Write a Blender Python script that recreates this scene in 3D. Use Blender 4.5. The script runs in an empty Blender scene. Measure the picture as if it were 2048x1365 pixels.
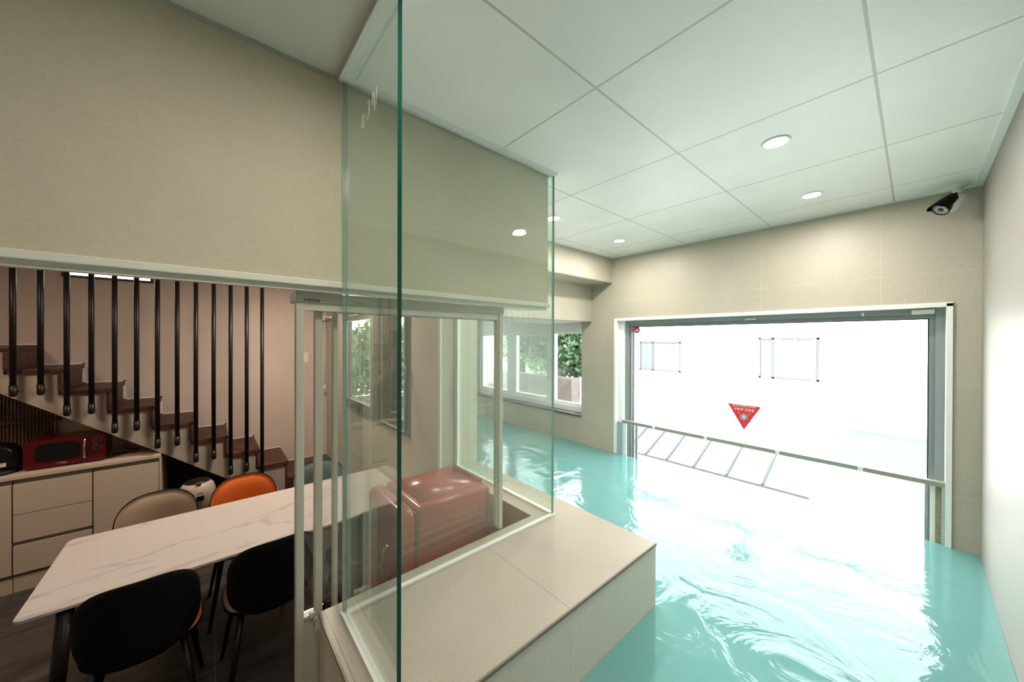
import bpy, bmesh, math, random
from mathutils import Vector, Matrix
random.seed(7)
C = bpy.context.scene.collection
sc = bpy.context.scene

# ------------------------------------------------------------ camera
F, YAW, PITCH, ROLL = 699.4, 0.85637, -0.003917, 0.002898
fw = Vector((-math.sin(YAW), math.cos(YAW), 0)); rt = Vector((math.cos(YAW), math.sin(YAW), 0)); up = Vector((0, 0, 1))
f2 = fw*math.cos(PITCH)+up*math.sin(PITCH); u2 = up*math.cos(PITCH)-fw*math.sin(PITCH)
r3 = rt*math.cos(ROLL)+u2*math.sin(ROLL); u3 = u2*math.cos(ROLL)-rt*math.sin(ROLL)
cam = bpy.data.cameras.new('camera'); cam.sensor_width = 36; cam.lens = F/2048*36; cam.clip_start = 0.02
co = bpy.data.objects.new('camera', cam); C.objects.link(co)
M = Matrix((r3, u3, -f2)).transposed().to_4x4(); M.translation = (0, 0, 1.9)
co.matrix_world = M
sc.camera = co

# ------------------------------------------------------------ world, sun, portals, exposure
w = bpy.data.worlds.new('World'); sc.world = w; w.use_nodes = True
bg = w.node_tree.nodes['Background']; bg.inputs[0].default_value = (0.93, 0.97, 1, 1); bg.inputs[1].default_value = 4.3
sun = bpy.data.lights.new('sun', 'SUN'); sun.energy = 10; sun.angle = 0.02; sun.color = (1, .97, .92)
so = bpy.data.objects.new('sun', sun); C.objects.link(so); so.rotation_euler = (math.radians(48), 0, math.radians(-20))
def portal(loc, rot, sx, sy):
    l = bpy.data.lights.new('window_portal', 'AREA'); l.shape = 'RECTANGLE'; l.size = sx; l.size_y = sy; l.cycles.is_portal = True
    o = bpy.data.objects.new('window_portal', l); C.objects.link(o); o.location = loc; o.rotation_euler = rot
    return o
portal((-.92, 3.27, 1.45), (-math.pi/2, 0, 0), 2.1, 1.35)
portal((-3.4, 3.27, 1.6), (-math.pi/2, 0, 0), 2.1, 1.1)
portal((-5.85, 2.25, 1.65), (0, -math.pi/2, 0), 1.5, 1.5)
portal((-5.2, -.7, 2.6), (0, -math.pi/2, 0), .2, .6)
vs = sc.view_settings; vs.view_transform = 'Standard'; vs.look = 'None'; vs.gamma = 1; vs.use_curve_mapping = False
vs.exposure = 1.12
sc.cycles.max_bounces = 12; sc.cycles.transparent_max_bounces = 24; sc.cycles.diffuse_bounces = 6
sc.cycles.sample_clamp_indirect = 6.0
sc.cycles.use_denoising = True

ZC = 2.72      # ceiling height
ZL = 1.035     # ledge top
ZW = 0.772     # water level
def disk_light(loc, energy, size, color, rot=(0, 0, 0), spread=None, name='lamp_or_fill_light'):
    l = bpy.data.lights.new(name, 'AREA'); l.shape = 'DISK'; l.size = size; l.energy = energy; l.color = color
    if spread: l.spread = spread
    o = bpy.data.objects.new(name, l); C.objects.link(o); o.location = loc; o.rotation_euler = rot
    return o
DL = [(-.381, 1.769), (-.386, 2.562), (-1.605, 2.56), (-1.60, 1.755)]
for x, y in DL: disk_light((x, y, ZC-.02), 4.5, .085, (1, .95, .88))
disk_light((-.45, .16, ZC-.04), 3.4, .22, (1, .95, .85))  # added fill near the glass fin to brighten the plaster wall, no fixture
disk_light((-.45, -1.9, ZC-.06), 2.0, .3, (1, .93, .82))  # unseen fill added behind the camera for the left wall and ceiling
disk_light((-3.5, .65, ZC-.06), 20.0, .4, (1, .82, .68))  # warm fill added above the table to lift the dining room, no visible source
disk_light((-3.3, -1.6, ZC-.06), 9.0, .4, (1, .74, .56))  # second warm fill, also unseen and added for the dining room

# ------------------------------------------------------------ materials
def lk(nt, a, b): nt.links.new(a, b)
def base(name):
    m = bpy.data.materials.new(name); m.use_nodes = True
    return m, m.node_tree, m.node_tree.nodes['Principled BSDF']
def mat(name, col, rough=.5, metal=0, spec=.5, noise=0, nscale=20, bump=0, bscale=200, coat=0, emis=None, estr=0, sheen=0):
    m, nt, p = base(name)
    p.inputs['Base Color'].default_value = (*col, 1); p.inputs['Roughness'].default_value = rough
    p.inputs['Metallic'].default_value = metal; p.inputs['Specular IOR Level'].default_value = spec
    p.inputs['Coat Weight'].default_value = coat; p.inputs['Sheen Weight'].default_value = sheen
    tc = nt.nodes.new('ShaderNodeTexCoord')
    if noise:
        n = nt.nodes.new('ShaderNodeTexNoise'); n.inputs['Scale'].default_value = nscale; n.inputs['Detail'].default_value = 5
        lk(nt, tc.outputs['Object'], n.inputs['Vector'])
        mx = nt.nodes.new('ShaderNodeMix'); mx.data_type = 'RGBA'
        mx.inputs[6].default_value = (*[c*(1-noise) for c in col], 1); mx.inputs[7].default_value = (*[min(1, c*(1+noise)) for c in col], 1)
        lk(nt, n.outputs[0], mx.inputs[0]); lk(nt, mx.outputs[2], p.inputs['Base Color'])
    if bump:
        n = nt.nodes.new('ShaderNodeTexNoise'); n.inputs['Scale'].default_value = bscale; n.inputs['Detail'].default_value = 4
        lk(nt, tc.outputs['Object'], n.inputs['Vector'])
        b = nt.nodes.new('ShaderNodeBump'); b.inputs['Strength'].default_value = bump; b.inputs['Distance'].default_value = .002
        lk(nt, n.outputs[0], b.inputs['Height']); lk(nt, b.outputs[0], p.inputs['Normal'])
    if emis:
        p.inputs['Emission Color'].default_value = (*emis, 1); p.inputs['Emission Strength'].default_value = estr
    return m
def tiled(name, col, grout, lines, gw=.003, rough=.5, speckle=.12, sscale=260, spec=.4, streak=0, bump=.1):
    """lines: list of (axis, origin, pitch)"""
    m, nt, p = base(name); N = nt.nodes
    tc = N.new('ShaderNodeTexCoord'); sep = N.new('ShaderNodeSeparateXYZ'); lk(nt, tc.outputs['Object'], sep.inputs[0])
    cur = None
    for ax, o, pitch in lines:
        a = N.new('ShaderNodeMath'); a.operation = 'SUBTRACT'; lk(nt, sep.outputs[ax], a.inputs[0]); a.inputs[1].default_value = o-pitch/2
        d = N.new('ShaderNodeMath'); d.operation = 'PINGPONG'; lk(nt, a.outputs[0], d.inputs[0]); d.inputs[1].default_value = pitch/2
        g = N.new('ShaderNodeMath'); g.operation = 'GREATER_THAN'; lk(nt, d.outputs[0], g.inputs[0]); g.inputs[1].default_value = pitch/2-gw/2
        if cur is None: cur = g
        else:
            mx = N.new('ShaderNodeMath'); mx.operation = 'MAXIMUM'; lk(nt, cur.outputs[0], mx.inputs[0]); lk(nt, g.outputs[0], mx.inputs[1]); cur = mx
    n = N.new('ShaderNodeTexNoise'); n.inputs['Scale'].default_value = sscale; n.inputs['Detail'].default_value = 3; n.inputs['Roughness'].default_value = .8
    lk(nt, tc.outputs['Object'], n.inputs['Vector'])
    cr = N.new('ShaderNodeValToRGB'); lk(nt, n.outputs[0], cr.inputs[0])
    cr.color_ramp.elements[0].position = .32; cr.color_ramp.elements[0].color = (*[c*(1-speckle*1.6) for c in col], 1)
    cr.color_ramp.elements[1].position = .70; cr.color_ramp.elements[1].color = (*[min(1, c*(1+speckle)) for c in col], 1)
    src = cr.outputs[0]
    n2 = N.new('ShaderNodeTexNoise'); n2.inputs['Scale'].default_value = 2.2; n2.inputs['Detail'].default_value = 4
    if streak:
        mp = N.new('ShaderNodeMapping'); mp.inputs['Scale'].default_value = (9, 1, 1); mp.inputs['Rotation'].default_value = (0, 0, .25)
        lk(nt, tc.outputs['Object'], mp.inputs[0]); lk(nt, mp.outputs[0], n2.inputs['Vector'])
    else: lk(nt, tc.outputs['Object'], n2.inputs['Vector'])
    mm = N.new('ShaderNodeMix'); mm.data_type = 'RGBA'; mm.blend_type = 'MULTIPLY'; mm.inputs[0].default_value = 1
    c2 = N.new('ShaderNodeValToRGB'); v = streak or .05
    c2.color_ramp.elements[0].position = .3; c2.color_ramp.elements[0].color = (1-v*2, 1-v*2, 1-v*2, 1)
    c2.color_ramp.elements[1].position = .7; c2.color_ramp.elements[1].color = (1, 1, 1, 1)
    lk(nt, n2.outputs[0], c2.inputs[0]); lk(nt, src, mm.inputs[6]); lk(nt, c2.outputs[0], mm.inputs[7]); src = mm.outputs[2]
    if cur:
        mx = N.new('ShaderNodeMix'); mx.data_type = 'RGBA'; lk(nt, cur.outputs[0], mx.inputs[0]); lk(nt, src, mx.inputs[6]); mx.inputs[7].default_value = (*grout, 1)
        src = mx.outputs[2]
    lk(nt, src, p.inputs['Base Color']); p.inputs['Roughness'].default_value = rough; p.inputs['Specular IOR Level'].default_value = spec
    b = N.new('ShaderNodeBump'); b.inputs['Strength'].default_value = bump; b.inputs['Distance'].default_value = .001
    lk(nt, n.outputs[0], b.inputs['Height']); lk(nt, b.outputs[0], p.inputs['Normal'])
    return m
def glass(name, tint, rough=0.0, ior=1.5, haze=0, hazecol=(1, 1, 1)):
    m = bpy.data.materials.new(name); m.use_nodes = True; nt = m.node_tree; N = nt.nodes; N.remove(N['Principled BSDF'])
    out = N['Material Output']; t = N.new('ShaderNodeBsdfTransparent'); t.inputs[0].default_value = (*tint, 1)
    g = N.new('ShaderNodeBsdfGlossy'); g.inputs['Roughness'].default_value = rough; g.inputs[0].default_value = (1, 1, 1, 1)
    fr = N.new('ShaderNodeFresnel'); ge = N.new('ShaderNodeNewGeometry'); mr = N.new('ShaderNodeMapRange')
    mr.inputs['To Min'].default_value = ior; mr.inputs['To Max'].default_value = 1/ior
    lk(nt, ge.outputs['Backfacing'], mr.inputs['Value']); lk(nt, mr.outputs[0], fr.inputs[0])
    s = t.outputs[0]
    if haze:
        d = N.new('ShaderNodeBsdfDiffuse'); d.inputs[0].default_value = (*hazecol, 1)
        mh = N.new('ShaderNodeMixShader'); mh.inputs[0].default_value = haze; lk(nt, s, mh.inputs[1]); lk(nt, d.outputs[0], mh.inputs[2]); s = mh.outputs[0]
    mx = N.new('ShaderNodeMixShader'); lk(nt, fr.outputs[0], mx.inputs[0]); lk(nt, s, mx.inputs[1]); lk(nt, g.outputs[0], mx.inputs[2])
    lk(nt, mx.outputs[0], out.inputs[0]); return m
def wood(name, c1, c2, axis=1, scale=14, rough=.35):
    m, nt, p = base(name); N = nt.nodes
    tc = N.new('ShaderNodeTexCoord'); mp = N.new('ShaderNodeMapping'); s = [scale, scale, scale]; s[axis] = scale*.12; mp.inputs['Scale'].default_value = s
    lk(nt, tc.outputs['Object'], mp.inputs[0]); n = N.new('ShaderNodeTexNoise'); n.inputs['Scale'].default_value = 1.5; n.inputs['Detail'].default_value = 6; n.inputs['Distortion'].default_value = 1.2
    lk(nt, mp.outputs[0], n.inputs['Vector']); cr = N.new('ShaderNodeValToRGB'); lk(nt, n.outputs[0], cr.inputs[0])
    cr.color_ramp.elements[0].position = .35; cr.color_ramp.elements[0].color = (*c1, 1); cr.color_ramp.elements[1].position = .68; cr.color_ramp.elements[1].color = (*c2, 1)
    lk(nt, cr.outputs[0], p.inputs['Base Color']); p.inputs['Roughness'].default_value = rough; return m

BEIGE = (.49, .45, .36)
M_ = {}
M_['plaster'] = tiled('beige_plaster', (.60, .54, .41), (0, 0, 0), [], speckle=.03, sscale=60, rough=.7, spec=.2, bump=.3)
M_['living_wall'] = tiled('living_wall', (.60, .51, .44), (0, 0, 0), [], speckle=.03, sscale=80, rough=.8, spec=.2, bump=.3)
M_['tile_front'] = tiled('front_wall_tile', BEIGE, (.57, .53, .43), [(0, -.74, .603), (2, 2.28, .612)], gw=.002, rough=.45)
M_['tile_beam'] = tiled('beam_tile', BEIGE, (.50, .46, .37), [(1, 2.55, .6), (2, 2.285, .6)], gw=.002, rough=.45)
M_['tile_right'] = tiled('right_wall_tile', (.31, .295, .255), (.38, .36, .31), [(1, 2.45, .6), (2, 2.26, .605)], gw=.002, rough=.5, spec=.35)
M_['tile_ledge_top'] = tiled('ledge_tile', (.47, .42, .34), (.26, .21, .17), [(1, .878, .6)], gw=.0025, rough=.38, speckle=.16)
M_['tile_ledge_side'] = tiled('ledge_side_tile', (.70, .66, .56), (.55, .50, .42), [(1, .878, .6)], gw=.002, rough=.45)
M_['tile_inner'] = tiled('inner_brown_tile', (.30, .23, .17), (.24, .19, .14), [(0, -1.6, .6)], gw=.002, rough=.5)
M_['floor'] = tiled('dark_floor_tile', (.068, .060, .055), (.14, .125, .11), [(0, -2.63, .592), (1, .027, 1.154)], gw=.004, rough=.42, speckle=.06, streak=.28)
M_['ceil'] = tiled('ceiling_panel', (.90, .88, .845), (.55, .53, .48), [(0, -.685, .6), (1, .952, .6)], gw=.008, rough=.45, speckle=.0, sscale=30, bump=0)
M_['ceil_plain'] = mat('ceiling_paint', (.70, .67, .58), .8, bump=.15)
M_['ceil_living'] = mat('living_ceiling_paint', (.6, .53, .46), .8)
M_['pooltile'] = tiled('pool_tile', (.42, .50, .46), (.35, .45, .42), [(0, 0, .3), (1, 0, .3)], rough=.4)
M_['white'] = mat('white_trim', (.78, .80, .76), .4)
M_['frame'] = mat('champagne_frame', (.53, .52, .43), .42, bump=.05)
M_['cream'] = mat('cream_trim', (.72, .70, .60), .45)
M_['alu'] = mat('grey_aluminium', (.26, .29, .29), .4, metal=.35)
M_['darkalu'] = mat('dark_window_frame', (.155, .135, .115), .45, metal=.2)
M_['black'] = mat('black_metal', (.004, .004, .0045), .4, spec=.35)
M_['matte_black'] = mat('black_fabric', (.003, .003, .003), .9, spec=.2, bump=.4, bscale=900)
M_['orange'] = mat('orange_leather', (.78, .17, .02), .55, noise=.12, nscale=14, bump=.15, bscale=400)
M_['taupe'] = mat('taupe_leather', (.40, .31, .23), .55, noise=.08, nscale=10, bump=.15, bscale=400)
M_['blue'] = mat('blue_grey_fabric', (.14, .215, .235), .8, noise=.1, nscale=30, bump=.3, bscale=700)
M_['greyf'] = mat('dark_grey_fabric', (.05, .055, .055), .8)
M_['red'] = mat('red_enamel', (.40, .036, .024), .26, coat=.25)
M_['redm'] = mat('red_microwave_enamel', (.075, .002, .003), .3, coat=.2)
M_['chrome'] = mat('chrome', (.7, .7, .7), .12, metal=1)
M_['stringer'] = mat('stringer_paint', (.34, .29, .24), .8, bump=.2)
M_['cornice'] = mat('cornice_strip', (.40, .40, .36), .5)
M_['cap'] = mat('grey_green_glass_edge', (.27, .29, .24), .35)
M_['cab'] = mat('cabinet_laminate', (.50, .43, .34), .5)
M_['channel'] = mat('grey_channel', (.20, .18, .15), .5)
M_['counter'] = mat('countertop', (.52, .43, .34), .45, noise=.06, nscale=60)
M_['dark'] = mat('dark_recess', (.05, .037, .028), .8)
M_['wood'] = wood('dark_red_wood', (.030, .009, .006), (.11, .034, .020), 1, rough=.5)
M_['woodp'] = wood('brown_slat_wood', (.07, .035, .018), (.15, .08, .045), 2)
M_['gasket'] = mat('black_gasket', (.02, .02, .025), .6)
M_['sealant'] = mat('stained_sealant', (.33, .26, .12), .7, noise=.7, nscale=70)
M_['bluegrey'] = mat('blue_grey_channel', (.33, .42, .44), .45)
M_['brown_trim'] = mat('brown_edge_trim', (.22, .165, .13), .35)
M_['granite'] = tiled('granite', (.16, .15, .16), (0, 0, 0), [], speckle=.6, sscale=160)
M_['pvc'] = mat('white_pvc', (.88, .89, .88), .35)
M_['gpane'] = glass('greenish_glass', (.955, .988, .970), ior=1.68)
M_['gclear'] = glass('clear_glass', (.985, .99, .985))
M_['ghaze'] = glass('hazy_glass', (.96, .98, .97), haze=.18, hazecol=(.9, .93, .92))
M_['gedge'] = mat('glass_edge', (.002, .055, .035), .12)
M_['gedge2'] = mat('pale_glass_edge', (.25, .45, .40), .2)
M_['lens'] = mat('downlight_diffuser', (1, 1, 1), .5, emis=(1, .97, .9), estr=14)
M_['bzl'] = mat('downlight_bezel', (.85, .85, .82), .4)
M_['stickred'] = mat('sticker_red', (.62, .03, .035), .5)
M_['stickwhite'] = mat('sticker_white', (.85, .85, .85), .5)
M_['stickdark'] = mat('sticker_dark', (.06, .05, .06), .5)
M_['stickgrey'] = mat('sticker_grey', (.42, .42, .48), .5)
M_['facade'] = mat('white_render', (.85, .85, .84), .8)
M_['facwin'] = mat('far_window_glass', (.075, .085, .09), .25)
M_['facwin2'] = mat('far_window_blind', (.095, .10, .10), .5)
M_['facframe'] = mat('far_window_frame', (.05, .05, .055), .5)
M_['pave'] = mat('pale_paving', (.75, .75, .74), .8)
M_['seam'] = mat('grey_seam', (.10, .10, .105), .6)
M_['roofp'] = mat('pale_roof_sheet', (.24, .24, .245), .6)
M_['outpool'] = mat('outdoor_pool_water', (.055, .17, .18), .7, spec=.1)
M_['leaf'] = mat('leaf_green', (.030, .075, .030), .6, noise=.5, nscale=5)
M_['leaf2'] = mat('leaf_bright_green', (.07, .14, .04), .6, noise=.4, nscale=5)
M_['bark'] = mat('bark', (.02, .02, .022), .9, noise=.5, nscale=20)
M_['stone'] = mat('stone_wall', (.10, .085, .075), .9, noise=.6, nscale=7)
M_['table'] = None
def marble():
    m, nt, p = base('white_marble'); N = nt.nodes
    tc = N.new('ShaderNodeTexCoord'); mp = N.new('ShaderNodeMapping'); mp.inputs['Rotation'].default_value = (0, 0, .16); mp.inputs['Scale'].default_value = (2.4, .62, 1)
    lk(nt, tc.outputs['Object'], mp.inputs[0])
    n = N.new('ShaderNodeTexNoise'); n.inputs['Scale'].default_value = 1.25; n.inputs['Detail'].default_value = 7; n.inputs['Roughness'].default_value = .52; n.inputs['Distortion'].default_value = .35
    lk(nt, mp.outputs[0], n.inputs['Vector'])
    s = N.new('ShaderNodeMath'); s.operation = 'SUBTRACT'; lk(nt, n.outputs[0], s.inputs[0]); s.inputs[1].default_value = .5
    a = N.new('ShaderNodeMath'); a.operation = 'ABSOLUTE'; lk(nt, s.outputs[0], a.inputs[0])
    cr = N.new('ShaderNodeValToRGB'); lk(nt, a.outputs[0], cr.inputs[0]); e = cr.color_ramp.elements
    e[0].position = 0; e[0].color = (.34, .32, .31, 1); e[1].position = .018; e[1].color = (.50, .47, .44, 1)
    x = e.new(.004); x.color = (.41, .385, .37, 1)
    lk(nt, cr.outputs[0], p.inputs['Base Color']); p.inputs['Roughness'].default_value = .4
    return m
M_['marble'] = marble()
def water():
    m = bpy.data.materials.new('pool_water'); m.use_nodes = True; nt = m.node_tree; N = nt.nodes; N.remove(N['Principled BSDF']); out = N['Material Output']
    tc = N.new('ShaderNodeTexCoord')
    n = N.new('ShaderNodeTexNoise'); n.inputs['Scale'].default_value = 3.2; n.inputs['Detail'].default_value = 4; n.inputs['Distortion'].default_value = 1.4
    lk(nt, tc.outputs['Object'], n.inputs['Vector'])
    b = N.new('ShaderNodeBump'); b.inputs['Strength'].default_value = .36; b.inputs['Distance'].default_value = .03; lk(nt, n.outputs[0], b.inputs['Height'])
    d = N.new('ShaderNodeBsdfDiffuse'); d.inputs[0].default_value = (.19, .44, .43, 1)
    t = N.new('ShaderNodeBsdfTransparent'); t.inputs[0].default_value = (.45, .85, .78, 1)
    mh = N.new('ShaderNodeMixShader'); mh.inputs[0].default_value = .30; lk(nt, d.outputs[0], mh.inputs[1]); lk(nt, t.outputs[0], mh.inputs[2])
    g = N.new('ShaderNodeBsdfGlossy'); g.inputs['Roughness'].default_value = .09; g.inputs[0].default_value = (1, 1, 1, 1); lk(nt, b.outputs[0], g.inputs['Normal'])
    fr = N.new('ShaderNodeFresnel'); fr.inputs[0].default_value = 1.42; lk(nt, b.outputs[0], fr.inputs['Normal'])
    mx = N.new('ShaderNodeMixShader'); lk(nt, fr.outputs[0], mx.inputs[0]); lk(nt, mh.outputs[0], mx.inputs[1]); lk(nt, g.outputs[0], mx.inputs[2])
    lk(nt, mx.outputs[0], out.inputs[0]); return m
M_['water'] = water()

# ------------------------------------------------------------ mesh helpers
def add_box(bm, x0, x1, y0, y1, z0, z1, mi=0, bev=0, seg=2):
    r = bmesh.ops.create_cube(bm, size=1); vs_ = r['verts']
    for v in vs_: v.co = Vector(((x0+x1)/2+v.co.x*abs(x1-x0), (y0+y1)/2+v.co.y*abs(y1-y0), (z0+z1)/2+v.co.z*abs(z1-z0)))
    fs = set(f for v in vs_ for f in v.link_faces)
    for f in fs: f.material_index = mi
    if bev:
        es = list(set(e for v in vs_ for e in v.link_edges))
        r = bmesh.ops.bevel(bm, geom=es, offset=bev, segments=seg, affect='EDGES', profile=.5)
        for f in r['faces']: f.material_index = mi
    return vs_
def add_tube(bm, pts, r, n=12, mi=0, r2=None, cap=True, flat=None):
    pts = [Vector(p) for p in pts]; rings = []
    rs = r if isinstance(r, (list, tuple)) else [r+(r2-r)*i/(len(pts)-1) if r2 is not None else r for i in range(len(pts))]
    ref = None
    for i, p in enumerate(pts):
        d = (pts[min(i+1, len(pts)-1)]-pts[max(i-1, 0)]).normalized()
        if ref is None: ref = Vector((1, 0, 0)) if abs(d.x) < .9 else Vector((0, 1, 0))
        a = d.cross(ref).normalized(); b = d.cross(a).normalized(); ref = -b if False else ref
        rings.append([bm.verts.new(p+(a*math.cos(2*math.pi*k/n)+b*math.sin(2*math.pi*k/n))*rs[i]) for k in range(n)])
    for i in range(len(rings)-1):
        for k in range(n):
            f = bm.faces.new((rings[i][k], rings[i][(k+1) % n], rings[i+1][(k+1) % n], rings[i+1][k])); f.material_index = mi; f.smooth = True
    if cap:
        for R_ in (rings[0][::-1], rings[-1]):
            f = bm.faces.new(R_); f.material_index = mi
def add_lathe(bm, prof, c=(0, 0, 0), n=32, mi=0, sx=1, sy=1, smooth=True):
    rings = []
    for r, z in prof:
        if r < 1e-5: rings.append([bm.verts.new((c[0], c[1], c[2]+z))])
        else: rings.append([bm.verts.new((c[0]+sx*r*math.cos(2*math.pi*k/n), c[1]+sy*r*math.sin(2*math.pi*k/n), c[2]+z)) for k in range(n)])
    for i in range(len(rings)-1):
        A, B = rings[i], rings[i+1]
        for k in range(n):
            k2 = (k+1) % n
            if len(A) == 1 and len(B) == 1: continue
            if len(A) == 1: f = bm.faces.new((A[0], B[k2], B[k]))
            elif len(B) == 1: f = bm.faces.new((A[k], A[k2], B[0]))
            else: f = bm.faces.new((A[k], A[k2], B[k2], B[k]))
            f.material_index = mi; f.smooth = smooth
def add_prism(bm, poly, x0, x1, mi=0, axis=0, smooth=False):
    """poly of 2D points extruded along axis (0: poly is (y,z); 1: poly is (x,z); 2: poly is (x,y))"""
    def P(a, b, c): return ((c, a, b), (a, c, b), (a, b, c))[axis]
    A = [bm.verts.new(P(a, b, x0)) for a, b in poly]; B = [bm.verts.new(P(a, b, x1)) for a, b in poly]
    n = len(poly); fs = [bm.faces.new(A), bm.faces.new(B[::-1])]
    for i in range(n): fs.append(bm.faces.new((A[i], B[i], B[(i+1) % n], A[(i+1) % n])))
    for f in fs: f.material_index = mi
    if smooth:
        for f in fs[2:]: f.smooth = True
def rrect(x0, x1, y0, y1, r, n=6):
    out = []
    for cx, cy, a0 in ((x1-r, y1-r, 0), (x0+r, y1-r, 90), (x0+r, y0+r, 180), (x1-r, y0+r, 270)):
        for i in range(n+1):
            a = math.radians(a0+90*i/n); out.append((cx+r*math.cos(a), cy+r*math.sin(a)))
    return out
def obj(name, bm, mats, parent=None, label=None):
    bmesh.ops.recalc_face_normals(bm, faces=bm.faces[:])
    me = bpy.data.meshes.new(name); bm.to_mesh(me); bm.free()
    if not isinstance(mats, (list, tuple)): mats = [mats]
    for m in mats: me.materials.append(M_[m] if isinstance(m, str) else m)
    o = bpy.data.objects.new(name, me); C.objects.link(o)
    if parent is not None: o.parent = parent
    if label: o['label'] = label
    return o
def box(name, b, m, parent=None, bev=0, label=None):
    bm = bmesh.new(); add_box(bm, *b, bev=bev); return obj(name, bm, m, parent, label)
def boxes(name, bs, m, parent=None, bev=0, label=None):
    bm = bmesh.new()
    for b in bs: add_box(bm, *b, bev=bev)
    return obj(name, bm, m, parent, label)
def tag(o, label, cat, group=None, kind=None):
    o['label'] = label; o['category'] = cat
    if group: o['group'] = group
    if kind: o['kind'] = kind
    return o
def thing(name, label, cat, loc=(0, 0, 0), rz=0, group=None):
    o = bpy.data.objects.new(name, None); C.objects.link(o); o.location = loc; o.rotation_euler = (0, 0, rz)
    return tag(o, label, cat, group)
def struct(o, label=None):
    o['kind'] = 'structure'
    if label: o['label'] = label
    return o
def sempty(name, loc, label):
    o = bpy.data.objects.new(name, None); C.objects.link(o); o.location = loc; return struct(o, label)
def copy_tree(o, parent=None):
    c = o.copy(); C.objects.link(c); c.parent = parent
    for ch in [x for x in bpy.data.objects if x.parent == o]: copy_tree(ch, c)
    return c
def wall_holes(name, mats, axis, a0, a1, z0, z1, d0, d1, holes, label, mi_fn=None):
    """wall along axis ('x' or 'y') from a0..a1, thickness d0..d1, rectangular holes (h0,h1,hz0,hz1)"""
    bm = bmesh.new()
    As = sorted(set([a0, a1]+[h for H in holes for h in H[:2]])); Zs = sorted(set([z0, z1]+[h for H in holes for h in H[2:]]))
    for i in range(len(As)-1):
        for j in range(len(Zs)-1):
            ca, cz = (As[i]+As[i+1])/2, (Zs[j]+Zs[j+1])/2
            if any(H[0] < ca < H[1] and H[2] < cz < H[3] for H in holes): continue
            if axis == 'x': add_box(bm, As[i], As[i+1], d0, d1, Zs[j], Zs[j+1])
            else: add_box(bm, d0, d1, As[i], As[i+1], Zs[j], Zs[j+1])
    bmesh.ops.remove_doubles(bm, verts=bm.verts[:], dist=1e-5)
    # drop the inner faces between cells
    seen = {}
    for f in bm.faces: seen.setdefault(tuple(round(c, 4) for c in f.calc_center_median()), []).append(f)
    bmesh.ops.delete(bm, geom=[f for L in seen.values() if len(L) > 1 for f in L], context='FACES_ONLY')
    return struct(obj(name, bm, mats), label)
def text(name, s, size, m, parent, mw, depth=.0004, align='CENTER'):
    cu = bpy.data.curves.new(name, 'FONT'); cu.body = s; cu.size = size; cu.extrude = depth; cu.align_x = align; cu.align_y = 'CENTER'
    t = bpy.data.objects.new(name+'_tmp', cu); C.objects.link(t)
    dg = bpy.context.evaluated_depsgraph_get(); dg.update()
    me = bpy.data.meshes.new_from_object(t.evaluated_get(dg)); me.transform(mw)
    bpy.data.objects.remove(t); bpy.data.curves.remove(cu)
    me.materials.clear(); me.materials.append(M_[m])
    me.name = name
    o = bpy.data.objects.new(name, me); C.objects.link(o); o.parent = parent
    return o

# ============================================================ STRUCTURE
XR = .228; YF = 3.06; XP = -1.195     # right wall, front wall, partition face
struct(box('floor', (-5.2, .5, -2.8, 1.2, -.12, 0), 'floor'), 'dark grey streaked floor tiles of the dining room')
struct(box('floor.001', (-5.9, .5, .2, 3.4, -.22, -.12), 'pooltile'), 'tiled bottom of the pool')
# ceilings
struct(box('ceiling', (-5.9, .5, .335, 3.5, ZC, ZC+.15), 'ceil'), 'white ceiling of large square panels over the pool')
struct(box('ceiling.001', (-1.35, .5, -2.8, .335, ZC, ZC+.15), 'ceil_plain'), 'plain painted ceiling left of the glass')
struct(box('ceiling.002', (-5.2, -1.35, -2.8, 1.2, ZC+.001, ZC+.16), 'ceil_living'), 'ceiling above the dining table')
# walls
wall_holes('wall_front', 'tile_front', 'x', -5.9, .5, -.12, ZC, YF, YF+.3, [(-1.955, .122, .3, 2.105), (-4.45, -2.375, 1.06, 2.3)], 'beige speckled tile wall with the large pool window')
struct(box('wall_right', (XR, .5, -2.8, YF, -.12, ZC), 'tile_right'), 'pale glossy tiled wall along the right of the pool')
struct(box('wall_back', (-5.2, .5, -2.95, -2.8, 0, ZC), 'living_wall'), 'wall behind the camera')
struct(box('wall_partition', (-1.35, XP, -2.8, 1.27, 2.080, ZC), 'plaster'), 'beige plaster wall above the opening to the dining room')
wall_holes('wall_end', 'living_wall', 'x', -5.2, -2.07, 0, ZC, 1.16, 1.44, [(-5.0, -2.518, 1.15, 2.20)], 'beige end wall of the dining room with a dark casement window')
struct(box('wall_end.002', (-5.0, -4.2205, 1.16, 1.24, 1.15, 2.20), 'living_wall'), 'end wall left of the dining room window')
wall_holes('wall_stairs', 'living_wall', 'y', -2.8, 1.16, 0, ZC, -5.18, -5.03, [(-1.0, -.42, 2.455, 2.68)], 'pinkish beige wall behind the staircase')
wall_holes('wall_left', 'tile_beam', 'y', 1.44, YF, -.12, ZC, -5.9, -5.62, [(1.56, 2.95, .95, 2.4)], 'left end wall of the pool room')
wall_holes('wall_end.001', 'tile_beam', 'x', -5.62, -2.07, -.12, ZC, 1.441, 1.452, [(-5.2, -2.50, 1.12, 2.20)], 'tiled pool side of the end wall')
struct(box('wall_return', (-2.069, -2.052, 1.16, 1.452, ZL, ZC), 'tile_beam'), 'tiled end of the dining room end wall')
struct(box('wall_beam', (-2.25, -2.0, 1.452, YF, 2.47, ZC), 'tile_beam'), 'tiled ceiling beam along the left of the pool')
struct(box('wall_beam.001', (-2.9, -2.245, 1.452, YF, 2.09, ZC), 'tile_beam'), 'deeper tiled beam behind the first beam')
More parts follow.
